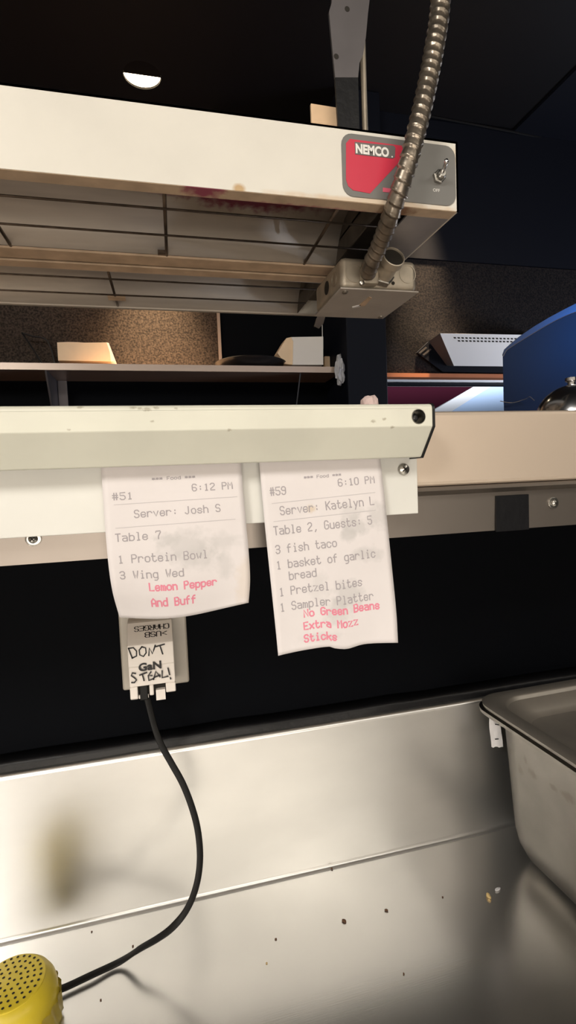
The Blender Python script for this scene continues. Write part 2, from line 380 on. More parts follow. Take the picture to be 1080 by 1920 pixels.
tp = MB().box(a.x, b.x, YL+.0098, YL+.0112, -.0450, a.z)
tag(tp.build('tape_patch', mt['black_gloss']), 'square black patch on the steel flange under the ledge', 'tape')

# ================================================================== TICKET RAIL
RX = .1628
rl = thing('ticket_rail', 'long cream painted ticket rail fixed to the front of the steel ledge', 'ticket rail', (-.2, .31, -.027))
arc = [(.285+.003-.003*math.sin(a), ZT-.003+.003*math.cos(a)) for a in [math.pi/2*i/4 for i in range(5)]]
prof = [(.316, ZT)] + arc + [(.285, .0284), (.3003, .0105), (.309, .0105), (.309, .036), (.316, .036)]
chips = []
for px, py, rr in ((250,764,.0016),(262,766,.0012),(276,768,.0018),(292,765,.0014),(330,766,.0010),(150,763,.0015),(285,790,.0010),(274,826,.0013),(388,845,.0009),(130,806,.0010),(700,790,.0016),(720,786,.0012),(735,801,.0014),(430,806,.0012)):
    q = aY(px, py, .2855)-Vector((-.2,.31,-.027)); chips.append((q.x, q.y, q.z, rr*1.3, rr*.8, (.34,.30,.22), .7))
add_spots(mt['rail'], chips, 900)
hood = MB().prism([(-1.1, y, z) for y, z in prof], (1.1+RX, 0, 0)).build('hood', mt['rail'], rl)
hc = aY(785, 781, .285)
boolean_cut(hood, MB().lathe((hc.x, .28, hc.z), (0,1,0), [(.0043, 0), (.0043, .018)], 32))
bevel(hood, .0006, 2)
MB().lathe((hc.x, .2851, hc.z), (0,1,0), [(.0042, .002), (.0044, -.0004), (.0041, -.0004), (.0037, .0015), (.0037, .0125), (.0001, .0125)], 32, caps=False).build('socket_ring', mt['zinc'], rl, auto=True)
mb = MB(); bm = bmesh.new(); bmesh.ops.create_icosphere(bm, subdivisions=3, radius=.0030)
bm.verts.index_update(); mb.add([v.co+Vector((hc.x-.0004, .2912, hc.z-.0002)) for v in bm.verts], [[v.index for v in q.verts] for q in bm.faces]); bm.free()
mb.build('roller_ball', mt['black_plastic'], rl, smooth=True)
capp = [(.3165, ZT+.0006)] + [(.2845+.004-.004*math.sin(a), ZT-.0034+.004*math.cos(a)) for a in [math.pi/2*i/4 for i in range(5)]] + [(.2845, .0281), (.3000, .0098), (.3165, .0098)]
MB().prism([(RX, y, z) for y, z in capp], (.0013, 0, 0)).build('end_cap', mt['black_plastic'], rl)
bp = MB().box(-1.1, .1685, .3166, .3197, -.0268, ZT-.0005).build('back_plate', mt['rail_plate'], rl); bevel(bp, .0005)
p = aY(756, 880, .3166); screw((p.x, .3166, p.z), .0040, rl, washer=0)

# ================================================================== ORDER TICKETS
def smudge_paper(name, spots):
    m = mat(name, (.70,.655,.65), .75, 0, var=.03, vscale=30, bump=.05, bscale=200)
    return add_spots(m, spots, 170)
def ticket(name, label, rows, sag, spots, lines, wpx, hpx):
    """rows: (t, left px, right px, Y).  A curved sheet through those points, 0.15 mm thick."""
    ctl = [(t, aY(*L, YY), aY(*Rr, YR)) for t, L, Rr, YY, YR in rows]
    def edge(t, k):
        i = 0
        while i < len(ctl)-2 and t > ctl[i+1][0]: i += 1
        def tan(j):
            a, b = max(j-1, 0), min(j+1, len(ctl)-1)
            return (ctl[b][k]-ctl[a][k])/(ctl[b][0]-ctl[a][0])
        h = ctl[i+1][0]-ctl[i][0]; s = (t-ctl[i][0])/h; p0, p1 = ctl[i][k], ctl[i+1][k]
        return p0*(2*s**3-3*s*s+1)+tan(i)*h*(s**3-2*s*s+s)+p1*(3*s*s-2*s**3)+tan(i+1)*h*(s**3-s*s)
    def S(u, t):
        a, b = edge(t, 1), edge(t, 2); p = a.lerp(b, u)
        k = max(0, (t-.45)/.55)**2
        p.z += sag(u)*k; p.y += .0010*math.sin(u*math.pi)*k - .0006*math.sin(u*9+t*4)*t
        return p
    root = thing(name, label, 'order ticket', S(.5, 1), 'order tickets on the rail')
    nu, nv = 24, 48; v = []; f = []
    for k in (0, .00015):
        for j in range(nv+1):
            for i in range(nu+1): v.append(S(i/nu, j/nv)+Vector((0, k, 0)))
    N = (nu+1)*(nv+1)
    for j in range(nv):
        for i in range(nu):
            a = j*(nu+1)+i; f += [(a, a+1, a+nu+2, a+nu+1), (N+a, N+a+nu+1, N+a+nu+2, N+a+1)]
    for j in range(nv):
        for i in (0, nu): a = j*(nu+1)+i; f.append((a, a+nu+1, N+a+nu+1, N+a))
    for i in range(nu):
        for j in (0, nv): a = j*(nu+1)+i; f.append((a, a+1, N+a+1, N+a))
    # stains are given as (u, t, ru, rt, amount)
    sp = []
    base = S(.5, 1)
    for (u, t, ru, rt, col, am) in spots:
        q = S(u, t)-base; sp.append((q.x, q.y, q.z, ru*.08, rt*.08, col, am))
    mesh('paper', v, f, smudge_paper(name+'_paper', sp), root, smooth=True)
    W_, H_ = .08, (S(0,0)-S(0,1)).length
    def P(a, b): q = S(a/W_, b/H_); q.y -= .00012; return q            # a, b in metres across and down the sheet
    out = {}
    for kind, u, t, txt, cw, ch, wd in lines:
        mb = out.setdefault(kind, MB())
        if txt == '---': st = [[(u*W_, t*H_), (cw*W_, t*H_)]]
        else: st = [[(x, -y) for x, y in q] for q in text_strokes(txt, u*W_, -t*H_, cw*W_, ch*W_*.73, .00007)]
        strokes_to_mb(mb, st, P, wd*W_)
    for kind, mb in out.items():
        m, nm = {'k': (mt['ink'], 'printed_text'), 'r': (mt['red_ink'], 'red_print'), 'l': (mt['ink_faint'], 'rule_lines')}[kind]
        mb.build(nm, m, root)
    return root
GREY = (.50,.48,.47); BROWN = (.62,.50,.36)
# t per row is the share of the visible height of the left edge
def tt(y, y0, y1): return (y-y0)/(y1-y0)
y0, y1 = 862, 1158
T = lambda y: tt(y, y0, y1)
cw, ch = .0505, .078
ticket('order_ticket', 'shorter order ticket, number 51 for table 7, hanging left on the cream rail',
  [(0,(188,862),(451.5,852),.3108,.3108),(T(930),(193,930),(455.5,914),.3108,.3108),(T(988),(197,988),(460.5,968),.3105,.3105),(T(1060),(203.5,1060),(467,1042),.311,.310),(T(1110),(211,1110),(469,1088),.315,.311),(1,(224,1158),(466,1130),.325,.314)],
  lambda u: -.0042*math.sin(math.pi*u)*(1.25-.5*u), 
  [(.55,.58,.26,.16,GREY,.55),(.42,.53,.10,.07,GREY,.55),(.80,.57,.16,.10,GREY,.45),(.82,.72,.09,.12,GREY,.45),(.60,.66,.20,.12,GREY,.4),(.97,.85,.10,.25,BROWN,.3)],
  [('k',.345,T(906),'*** Food ***',.026,.034,.0052),('k',.065,T(939),'#51',.050,.072,.0085),('k',.625,T(931),'6:12 PM',.044,.074,.0085),
   ('l',.07,T(948),'---',.95,0,.004),('k',.205,T(975),'Server: Josh S',.0445,.078,.0085),('l',.07,T(992),'---',.92,0,.004),
   ('k',.065,T(1017),'Table 7',.046,.078,.0085),('k',.07,T(1057),'1 Protein Bowl',.0455,.078,.0085),('k',.07,T(1086),'3 Wing Wed',.0455,.074,.0085),
   ('r',.262,T(1109),'Lemon Pepper',.0415,.072,.0115),('r',.262,T(1136),'And Buff',.0425,.074,.0115)], 262, 296)
y0, y1 = 856, 1230
ticket('order_ticket', 'longer order ticket, number 59 for table 2, hanging right on the cream rail',
  [(0,(485,856),(711.5,847),.3108,.3108),(T(930),(491.5,930),(718.5,907),.3106,.3106),(T(1000),(498,1000),(726,974),.309,.309),(T(1110),(509.5,1110),(737,1081),.307,.307),(T(1180),(517,1180),(743.5,1152),.3045,.3045),(1,(522,1230),(746,1205),.303,.303)],
  lambda u: .0026*math.sin(math.pi*u)*(1.0 if u < .42 else .6) - .0022*math.exp(-((u-.56)/.10)**2),
  [(.72,.40,.16,.10,GREY,.6),(.94,.36,.12,.14,GREY,.55),(.70,.33,.12,.10,GREY,.4),(.66,.44,.10,.07,GREY,.6),(.80,.55,.14,.08,GREY,.55),(.60,.74,.16,.14,GREY,.6),(.50,.82,.14,.12,GREY,.5),(.38,.69,.10,.14,GREY,.3),(.37,.29,.05,.05,BROWN,.7),(.36,.95,.2,.05,GREY,.3)],
  [('k',.345,T(905),'*** Food ***',.026,.034,.0055),('k',.065,T(931),'#59',.045,.082,.0092),('k',.62,T(926),'6:10 PM',.0455,.082,.0092),
   ('l',.07,T(946),'---',.92,0,.0045),('k',.13,T(969),'Server: Katelyn L',.0462,.086,.0092),('l',.07,T(980),'---',.91,0,.0045),
   ('k',.065,T(1005),'Table 2, Guests: 5',.0452,.086,.0092),('k',.065,T(1040),'3 fish taco',.0455,.084,.0092),('k',.06,T(1069),'1 basket of garlic',.0455,.084,.0092),
   ('k',.15,T(1092),'bread',.0455,.084,.0092),('k',.06,T(1120),'1 Pretzel bites',.0455,.084,.0092),('k',.055,T(1149),'1 Sampler Platter',.0455,.084,.0092),
   ('r',.235,T(1167),'No Green Beans',.0455,.076,.0125),('r',.225,T(1191),'Extra Mozz',.0455,.076,.0125),('r',.22,T(1215),'Sticks',.0455,.076,.0125)], 226, 374)

# ================================================================== HEAT LAMP (strip food warmer)
WX, WY0, WY1, WZ0, WZ1 = .289, .45, .768, .246, .3092
XL = -1.1
wm = thing('food_warmer', 'long cream overhead strip heat lamp hanging above the ledge', 'food warmer', (-.3, .6, WZ0))
t = .002
hs = MB()
hs.box(XL, WX, WY0, WY0+t, WZ0, WZ1); hs.box(XL, WX, WY0, WY1, WZ1-t, WZ1); hs.box(WX-t, WX, WY0, WY1, WZ0, WZ1); hs.box(XL, WX, WY1-t, WY1, WZ0, WZ1)
hs.box(XL, XL+t, WY0, WY1, WZ0, WZ1)
add_spots(mt['enamel'], [], 40) if False else None
sheet = mat('cream_enamel_front', (.72,.69,.62), .38, 0, var=.07, vscale=14, lo=.3, hi=.6)
add_spots(sheet, [(.03,-.15,.028,.06,.018,(.70,.66,.57),.7),(.10,-.15,.018,.05,.014,(.72,.69,.61),.6),(-.22,-.15,.03,.05,.018,(.68,.64,.56),.6),(.38,-.15,.002,.007,.006,(.48,.30,.12),.9),(.585,-.15,.05,.02,.01,(.66,.52,.34),.5),(.50,-.15,.001,.12,.004,(.60,.42,.25),.6)], 60)
hs.build('housing', sheet, wm)
lipm = mat('tan_lip_enamel', (.62,.47,.33), .45, 0, var=.25, vscale=40)  # tan underside lip, mottled at random
add_spots(lipm, [(.350,-.15,.0,.022,.02,(.28,.03,.09),.9),(.45,-.1335,.0,.10,.02,(.28,.03,.09),.7,.005),(.53,-.14,0,.02,.01,(.20,.08,.03),.8)], 130)
MB().box(XL+t, WX-t, WY0+.0005, WY0+.0145, WZ0-.0004, WZ0+.0012).build('front_lip', lipm, wm)
MB().box(XL+t, WX-t, WY1-.006, WY1-.0005, WZ0-.0012, WZ0+.001).build('rear_lip', mt['reflector'], wm)
XR = .214
refm = mt['reflector']
add_spots(refm, [(.415,-.060,.040,.085,.02,(.22,.012,.055),.95,.016),(.33,-.062,.040,.03,.012,(.22,.02,.06),.6,.008)], 120)
def trough(ya, yb, dep, xr):
    v = []; f = []; n = 14
    for i in range(n+1):
        s = i/n; y = ya+(yb-ya)*s; z = WZ0+.001+dep*(1-abs(2*s-1)**3.2)
        v += [(XL+t, y, z), (xr, y, z)]
    for i in range(n): f.append((2*i, 2*i+1, 2*i+3, 2*i+2))
    m = MB().add(v, f)
    o = m.build('reflector', mt['reflector'], wm, smooth=True)
    sd = o.modifiers.new('thick', 'SOLIDIFY'); sd.thickness = .0008
    return o
trough(WY0+.0145, .588, .040, XR); trough(.642, WY1-.006, .040, XR)
MB().box(XR, XR+.002, WY0+t, WY1-t, WZ0+.002, WZ1-t).build('end_bulkhead', mt['dark_bay'], wm)
MB().box(XR, .2875, WY0+.0145, WY1-t, WZ0+.022, WZ0+.024).build('bay_cover', mt['dark_bay'], wm)
endm = mat('rust_flecked_end_plate', (.42,.40,.41), .42, .5, var=.2, vscale=20)
add_spots(endm, [(.010,-.06,0,.010,.010,(.16,.09,.05),.9),(-.012,-.10,0,.006,.006,(.18,.10,.06),.9),(.0,-.03,0,.008,.006,(.16,.09,.06),.9),(-.012,.02,0,.012,.012,(.15,.10,.07),.9)], 260)
MB().box(.243, WX-t, WY0+.0145, WY1-t, WZ0-.0004, WZ0+.0012).build('end_plate', endm, wm)
# paired centre bars with a dark slot
for ya, yb in ((.590, .6135), (.6205, .637)):
    MB().box(XL+t, XR+.002, ya, yb, WZ0-.001, WZ0+.0015).build('centre_bar', mt['tan_lip'], wm)
MB().box(XL+t, XR, .586, .642, WZ0+.003, WZ0+.012).build('centre_channel', mt['dark_bay'], wm)
# guard wires
for y in (.489, .5395): MB().tube([(XL+t, y, WZ0-.0005), (XR+.028, y, WZ0-.0005)], .0011, 8).build('guard_wire', mt['wire'], wm, smooth=True)
for y in (.661, .714): MB().tube([(XL+t, y, WZ0-.0005), (XR, y, WZ0-.0005)], .0011, 8).build('guard_wire', mt['wire'], wm, smooth=True)
for xa, ya, xb, yb in ((.0176,.464,.0214,.590),(-.134,.464,-.133,.590),(.1741,.464,.1765,.590),(-.044,.637,-.042,.762)):
    MB().tube([(xa, ya, WZ0+.0016), (xb, yb, WZ0+.0016)], .0017, 8).build('guard_cross_wire', mt['wire'], wm, smooth=True)
MB().box(-.052, -.030, .722, .736, WZ0-.0002, WZ0+.0016).build('wire_clip', mt['tan_lip'], wm)
MB().box(.012, .020, .583, .589, WZ0+.0005, WZ0+.004).build('wire_clip', mt['wire'], wm)
# hook hanging under the far end of the housing
q = [aY(603, 590, .73), aY(611, 594, .73), aY(606, 606, .73), aY(597, 616, .73), aY(590, 613, .73), aY(592, 602, .73)]
q = [aY(605,584,.73)] + q[2:4] + q[4:]
MB().prism([aY(603,580,.735), aY(613,584,.735), aY(606,607,.735), aY(598,616,.735), aY(589,612,.735), aY(593,598,.735)], (0,.002,0)).build('hook', mt['chrome'], wm)
MB().tube([aY(604,604,.736), aY(604.5,636,.736)], .0005, 6).build('hook_thread', mt['white_paint'], wm)
# badge on the front face
YF = WY0
def fp(x, y, d=0): q = aY(x, y, YF); return Vector((q.x, YF-d, q.z))
a = fp(640, 250); b = fp(854, 387); bw, bh = .1120, .0550; cxx, czz = (fp(641,310).x+fp(853,330).x)/2, (fp(745,263).z+fp(745,377).z)/2
bd = MB().prism([(cxx+x, YF-.0001, czz+z) for x, z in rrect(.1130, .0540, .010)], (0,-.0008,0)).build('name_badge', mt['badge_grey'], wm)
d = .0012
red = [fp(655,262,.0009), fp(763,276,.0009), fp(762,290,.0009), fp(693,364,.0009), fp(661,358,.0009), fp(652,350,.0009), fp(648,338,.0009), fp(648,270,.0009)]
MB().prism(red, (0,-.0003,0)).build('red_field', mt['badge_red'], bd)
dark = [fp(664,268,.0012), fp(737,275,.0012), fp(740,279,.0012), fp(739,297,.0012), fp(735,299,.0012), fp(665,291,.0012)]
MB().prism(dark, (0,-.0003,0)).build('logo_plate', mt['badge_plate'], bd)
o = fp(666,288,.0016); e = (fp(728,296,.0016)-o); u = fp(666,271,.0016)-o
font_mesh('logo_text', 'NEMCO', o, e.normalized(), Vector((0,0,1)), .0108, 0, mt['badge_white'], bd, bold=.045, width=e.length)
font_mesh('logo_dot', '.', fp(732.5,297,.0016), (1,0,0), (0,0,1), .012, 0, mt['badge_white'], bd)
MB().prism([fp(717,353,.0009), fp(760,358,.0009), fp(760,365,.0009), fp(717,361,.0009)], (0,-.0003,0)).build('pink_stripe', mt['badge_pink'], bd)
font_mesh('off_mark', 'OFF', fp(811,360,.0010), (1,0,0), (0,0,1), .0040, 0, mt['badge_white'], bd, width=.007)
# toggle switch
sw = fp(821, 334, .0009)
tg = MB().lathe(sw, (0,-1,0), [(.0062, 0), (.0062, .0028), (.0050, .0032), (.0042, .0032), (.0042, .0060), (.0030, .0066)], 6).build('toggle_switch', mt['zinc'], wm)
MB().lathe(sw+Vector((0,-.003,0)), (0,-1,0), [(.0042, 0), (.0042, .0035), (.0030, .0050)], 20).build('bushing', mt['zinc'], tg, auto=True)
tip = aY(837, 301, YF-.018)
MB().tube([sw+Vector((0,-.006,0)), sw.lerp(tip, .5)+Vector((0,-.004,0)), tip, tip+(tip-sw).normalized()*.0012], [.0014, .0017, .0022, .0012], 12).build('lever', mt['chrome'], tg, smooth=True)

# ================================================================== JUNCTION BOX under the warmer
by0 = .53; k_ = by0/.604
bx0, bx1, by1, bz0, BZ = .2265*k_, .3275*k_, .709*k_, .2283*k_, .2655*k_
jb = thing('junction_box', 'square galvanised electrical box under the right end of the heat lamp', 'junction box', ((bx0+bx1)/2, (by0+by1)/2, bz0-.0015))
MB().rbox(bx0, bx1, by0, by1, bz0, BZ, .006, 3).build('box_body', mt['galv'], jb, auto=True)
cpv = MB().rbox(bx0-.0012, bx1+.0012, by0-.0012, by1+.0012, bz0-.0017, bz0-.0001, .0007, 2).build('cover_plate', mt['plate_galv'], jb)
zc_ = bz0-.0017
for px, py in ((647, 547), (714, 594)):
    q = aZ(px, py, zc_); MB().lathe(q, (0,0,-1), [(.0033, 0), (.0033, .001), (.002, .002)], 16).build('screw', mt['zinc'], jb, auto=True)
MB().prism([aZ(672,573,zc_), aZ(692,556,zc_), aZ(697,558,zc_), aZ(684,573,zc_)], (0,0,-.0006)).build('embossed_slot', mt['tan_lip'], cpv)
MB().prism([aZ(660,575,zc_), aZ(676,571,zc_), aZ(676,574,zc_), aZ(661,577,zc_)], (0,0,-.0006)).build('embossed_slot', mt['white_paint'], cpv)
MB().lathe((bx0-.0001, .577, .2165), (-1,0,0), [(.0001,0),(.0075, .0002),(.0075, .0005)], 24).build('knockout_hole', mt['hole'], jb)
MB().lathe((bx0-.0001, .552, .2165), (-1,0,0), [(.0075, .0), (.0075, .0004), (.0068, .0004), (.0068, 0)], 24, caps=False).build('knockout', mt['galv'], jb, auto=True)
for px, py in ((664, 512), (764, 514)):
    q = aY(px, py, by0-.0001); MB().lathe(q, (0,-1,0), [(.0098, 0), (.0098, .0004), (.0090, .0004), (.0090, 0)], 28, caps=False).build('knockout', mt['galv'], jb, auto=True)
q = aY(737, 531, by0-.0002); MB().lathe(q, (0,-1,0), [(.0019, 0), (.0019, .0004)], 14).build('screw_hole', mt['hole'], jb)
co_ = aY(717, 519, by0-.001); ax = (aY(737, 484, by0-.026)-co_).normalized()
MB().lathe(co_-ax*.002, ax, [(.0125, 0), (.0125, .0055), (.0112, .0062)], 6).build('lock_nut', mt['zinc'], jb)
MB().lathe(co_, ax, [(.0098, .000), (.0100, .020), (.0120, .021), (.0120, .029), (.0110, .0294), (.0106, .0285), (.0106, .0270)], 36, caps=False).build('cable_connector', mt['galv'], jb, auto=True)
MB().lathe(co_+ax*.0258, ax, [(.0106, 0), (.0106, .0012)], 32).build('connector_bore', mt['hole'], jb)  # dark disc put in for the shade inside the mouth
q = aY(689, 517, by0)
MB().rbox(q.x-.0100, q.x+.0085, by0-.012, by0, bz0+.001, q.z+.004, .003, 2).build('conduit_clamp', mt['galv'], jb, auto=True)
q = aY(678, 531, by0-.012); MB().lathe(q, (0,-1,0), [(.0026,0),(.0026,.002),(.001,.003)], 12).build('screw', mt['zinc'], jb, auto=True)
MB().lathe(((bx0+bx1)/2+.005, .585, BZ-.001), (0,0,1), [(.013, 0), (.013, WZ0-.0006-BZ+.001)], 20).build('mounting_nipple', mt['galv'], jb, auto=True)

# ================================================================== FLEXIBLE CONDUIT
path = [aY(689,513,.517), aY(696,493,.500), aY(714,454,.478), aY(735,398,.446), aY(757,332,.428), aY(776,265,.422), aY(797,178,.422), aY(815,85,.426), aY(826,0,.43), aY(829,-160,.44), (.30,.46,.62), (.31,.48,.9), (.31,.48,CEIL)]
PTS = smooth_path(path, 14)
# even resampling, then a helical ribbed skin
def resample(P, step):
    out = [P[0]]; acc = 0
    for i in range(len(P)-1):
        L = (P[i+1]-P[i]).length; d = step-acc
        while d <= L: out.append(P[i].lerp(P[i+1], d/L)); d += step
        acc = (acc+L) % step if d > L else 0
        acc = L-(d-step)
    return out
PTS = resample(PTS, .0009)
seg = 26; v = []; f = []; pitch = .0082; R_ = .0084
a = Vector((1,0,0)); n = len(PTS)
for i in range(n):
    tn = (PTS[min(i+3,n-1)]-PTS[max(i-3,0)]).normalized(); a = (a-tn*a.dot(tn)).normalized(); b = tn.cross(a)
    for j in range(seg):
        th = 2*math.pi*j/seg; ph = (i*.0009/pitch + j/seg) % 1
        rr = R_ - .0013*(ph**1.6) + (.0005 if ph < .14 else 0)
        v.append(PTS[i]+(a*math.cos(th)+b*math.sin(th))*rr)
for i in range(n-1):
    for j in range(seg): f.append((i*seg+j, i*seg+(j+1)%seg, (i+1)*seg+(j+1)%seg, (i+1)*seg+j))
cd = mesh('flexible_conduit', v, f, mt['conduit'], None, smooth=True)
tag(cd, 'grimy ribbed metal flexible conduit rising from the electrical box', 'conduit')

# ================================================================== HANGERS above the warmer
YS = .50
def sp_(x, y, Y=YS): return aY(x, y, Y)
st = thing('hanger_strap', 'flat metal hanger strap with a dark reflection at its lower end above the heat lamp', 'hanger', (.2, YS, WZ1))
top = [(628,-200),(700,-200),(694,0),(690,25),(688,70),(682,102),(676,115),(673,145),(628,145),(624,100),(619,40),(617,22),(622,5)]
so = MB().prism([sp_(*q) for q in [(630,-200),(694,-200),(693,0),(690,25),(686,70),(681,102),(674,118),(671.5,145),(628.5,145),(624,100),(618.5,40),(617,22),(622,5)]], (0,.003,0)).build('strap_plate', mt['strap'], st)
MB().box(sp_(630,-200).x, sp_(694,-200).x, YS, YS+.003, sp_(630,-200).z-.002, CEIL).build('strap_plate', mt['strap'], st)
MB().prism([sp_(628.5,145), sp_(671.5,145), (sp_(674,240).x, YS, WZ1), (sp_(636,240).x, YS, WZ1)], (0,.003,0)).build('foot_reflection', mt['black_gloss'], st)['label'] = 'lower end of the strap, black for a dark reflection'  # dark reflection in the polished strap, put in as a black piece
for hx, hy in ((651, 17), (629.5+1, 106)):
    hp = sp_(hx, hy); MB().lathe(hp+Vector((0,.0004,0)), (0,-1,0), [(.0026, 0), (.0026, .0006)], 16).build('bolt_hole', mt['hole'], so)
hb = MB().prism([aY(583,194,.53), aY(633,202,.53), Vector((aY(637,240,.53).x,.53,WZ1)), Vector((aY(584,232,.53).x,.53,WZ1))], (0,.003,0)).build('hanger_bracket', mat('tan_bracket', (.80,.56,.35), .5, var=.1, vscale=60))
tag(hb, 'small tan bracket standing on the heat lamp beside the strap', 'bracket')
rx = aY(684, 220, .53).x
hr = MB().tube([(rx, .53, WZ1), (rx, .53, .45), (rx-.001, .53, .75), (rx-.001, .53, CEIL)], .0030, 10).build('hanger_rod', mt['galv'], smooth=True)
tag(hr, 'thin metal hanger rod right of the flat strap above the lamp', 'rod')

# ================================================================== FAR BAY: shelf and what is on it
SZ = .4307; SF = 1.95; SB = 2.158
sh = thing('wall_shelf', 'long brown wall shelf with a thin light front edge on the far wall', 'shelf', (-.4, 2.05, .19))
MB().box(-2.0, .720, SF+.003, SB, SZ-.0215, SZ).build('shelf_board', mt['shelf'], sh)
MB().box(-2.0, .720, SF, SF+.003, SZ-.0225, SZ+.0005).build('front_edge', mat('shelf_edge_band', (.42,.33,.27), .35, .3), sh)
# triangular bracket
bxp = aY(90, 695, SF+.01).x
bk = MB().prism([(bxp-.01, SF+.005, SZ-.022), (bxp-.01, SB-.001, SZ-.022), (bxp-.01, SB-.001, .10), (bxp-.01, SB-.03, .10)], (.006,0,0)).build('bracket', mt['strap'], sh)
MB().box(bxp-.002, bxp+.030, SB-.012, SB, .1, SZ-.022).build('bracket_upright', mt['strap'], bk)
q0, q1 = aY(563,692,1.97), aY(555,768,2.10)
MB().tube([(q0.x, q0.y, SZ-.022), q1], .0025, 8).build('support_rod', mt['grey_paint'], sh)

def bag(name, label, front, YF_, side, depth, mf, ms, cat='paper bag', grp=None):
    """front outline at YF_ (pixels of the photo traced once), real depth behind it"""
    root = thing(name, label, cat, (aY(*front[0], YF_).x, YF_+depth/2, SZ), grp)
    P = [aY(*q, YF_) for q in front]
    for p in P: p.z = max(p.z, SZ+.0008)
    MB().prism(P, (0, depth, 0)).build('front_panel', mf, root)
    if side:
        Q = [aY(*q, YF_+.004) for q in side]
        for p in Q: p.z = max(p.z, SZ+.0008)
        MB().prism(Q, (0, depth, 0)).build('side_fold', ms, root)
    return root
bag('paper_bag', 'flat cream paper bag lying on the far shelf at left', [(109,676),(107,642),(128,641),(146,641.5),(158,642.5),(200,642),(206,660),(208,677)], 2.0, [(200,642),(204,643),(217,677),(208,677)], .10, mt['paper_bag'], mt['paper_white'], grp='paper bags on the far shelf')
bag('paper_bag', 'upright white paper bag at the right end of the far shelf', [(549,684),(550,640),(546,632),(606,631),(606,684)], 2.0, [(546,632),(550,640),(549,684),(533,682),(530,675),(520,662),(537,634)], .08, mt['paper_white'], mt['paper_bag'], grp='paper bags on the far shelf')
tc = aY(470, 676, 2.05)
tr = MB().lathe((tc.x, 2.055, SZ+.0005), (0,0,1), [(.085,0),(.118,.012),(.138,.026),(.142,.030),(.138,.033),(.128,.030),(.105,.022),(.0001,.020)], 48).build('round_tray', mt['black_plastic'], auto=True)
tag(tr, 'black round tray lying between the two paper bags', 'tray')
wp = [aY(82,676,2.03), aY(62,655,2.06), aY(41,624,2.10), aY(60,630,2.11), aY(90,641,2.13)]
wp[0].z = SZ+.0035
we = MB().tube(smooth_path([wp[0], wp[1], wp[2]], 6)+smooth_path([wp[2], wp[3], wp[4], Vector((wp[4].x+.02, 2.14, SZ+.01)), Vector((wp[4].x+.015, 2.04, SZ+.0035)), wp[0]], 6), .003, 8).build('wire_easel', mt['black_plastic'], smooth=True)
tag(we, 'bent black wire stand at the left of the cream paper bag', 'wire stand')
k = aY(612, 660, 2.1)
sc = MB().rbox(k.x-.012, k.x+.012, 2.09, 2.11, SZ+.0005, SZ+.075, .003).build('tan_bottle', mt['paper_bag'])
sc.name = 'spice_jar'; tag(sc, 'small tan jar just behind the upright white paper bag', 'jar')
# cloudy plastic wrap at the shelf's end
mb = MB(); bm = bmesh.new(); bmesh.ops.create_icosphere(bm, subdivisions=3, radius=1)
for q in bm.verts:
    s = 1+random.uniform(-.35,.35); q.co = Vector((q.co.x*.018*s, q.co.y*.018*s, q.co.z*.05*s))
bm.verts.index_update(); cen = aY(637, 694, 1.93); mb.add([q.co+cen for q in bm.verts], [[q.index for q in g.verts] for g in bm.faces]); bm.free()
tag(mb.build('plastic_wrap', mt['clear_wrap']), 'crumpled clear plastic wrap hanging at the right end of the shelf', 'plastic wrap')

# recessed downlight
dl = thing('downlight', 'lit warm recessed round ceiling lamp above the heat lamp', 'ceiling lamp', (LX, LY, CEIL+.006))
mb = MB(); mb.lathe((LX, LY, CEIL+.006), (0,0,1), [(.0635, 0), (.0635, .004)], 40)
mb.build('lens', mt['lens'], dl)
v = []; f = []
for k, (r, z) in enumerate(((LR-.0005, CEIL+.002), (LR-.0005, CEIL+.046))):
    for j in range(40): v.append((LX+r*math.cos(2*math.pi*j/40), LY+r*math.sin(2*math.pi*j/40), z))
for j in range(40): f.append((j, (j+1)%40, 40+(j+1)%40, 40+j))
mesh('baffle', v, f, mt['baffle'], dl, smooth=True)
R2 = LR-.0006
ha = math.pi/2; arc = [(LX+R2*math.sin(t), LY-R2*math.cos(t), CEIL+.0012) for t in [-ha+2*ha*i/16 for i in range(17)]]
MB().prism(arc, (0, 0, .0015)).build('shield', mt['baffle'], dl)

# ================================================================== RIGHT SIDE: vent box, black machine, bell
vb = thing('vent_box', 'white slotted wall unit mounted over the far opening', 'wall unit', (1.3, 1.95, .43))
YV = 1.90
P = lambda x, y, Y=YV: aY(x, y, Y)
# one dark sheet on the header wall for back plate and shadow, the unit stands out from it
MB().prism([P(804,640,1.985), P(782,661,1.985), P(830,697,1.985), P(990,700,1.985), P(990,640,1.985)], (0,.013,0)).build('back_plate', mt['navy_wall'], vb)
A, B, Cc, D = P(825,625,1.84), P(990,628,1.84), P(990,687,1.93), P(851,686,1.93)
A2, D2, E2 = P(804,640,1.984), P(838,686,1.984), P(825,625,1.984)
B2, C2 = P(1000,628,1.984), P(1000,688,1.984)
wv = MB().add([A,B,Cc,D, B2,C2, A2,D2], [(0,1,2,3),(1,4,5,2),(0,3,7,6),(3,2,5,7),(0,6,4,1),(6,7,5,4)])
wo = mesh('case', wv.v, wv.f, None, vb, mats=[mt['white_paint'], mt['grey_paint']], fm=[0,0,1,0,0,1])
nrm = (B-A).cross(D-A).normalized()
if nrm.y > 0: nrm = -nrm
sl = MB()
for r_, (ya, x_a) in enumerate(((.10, .13), (.19, .165))):
    for kx in range(17):
        u = x_a+.044*kx
        if u > .95: continue
        def L(u_, v_): return (A.lerp(B, u_)).lerp(D.lerp(Cc, u_), v_)+nrm*.0006
        sl.add([L(u, ya), L(u+.028, ya), L(u+.030, ya+.045), L(u+.002, ya+.045)], [(0,1,2,3)])
sl.build('vent_slots', mt['hole'], wo)
lb = MB()
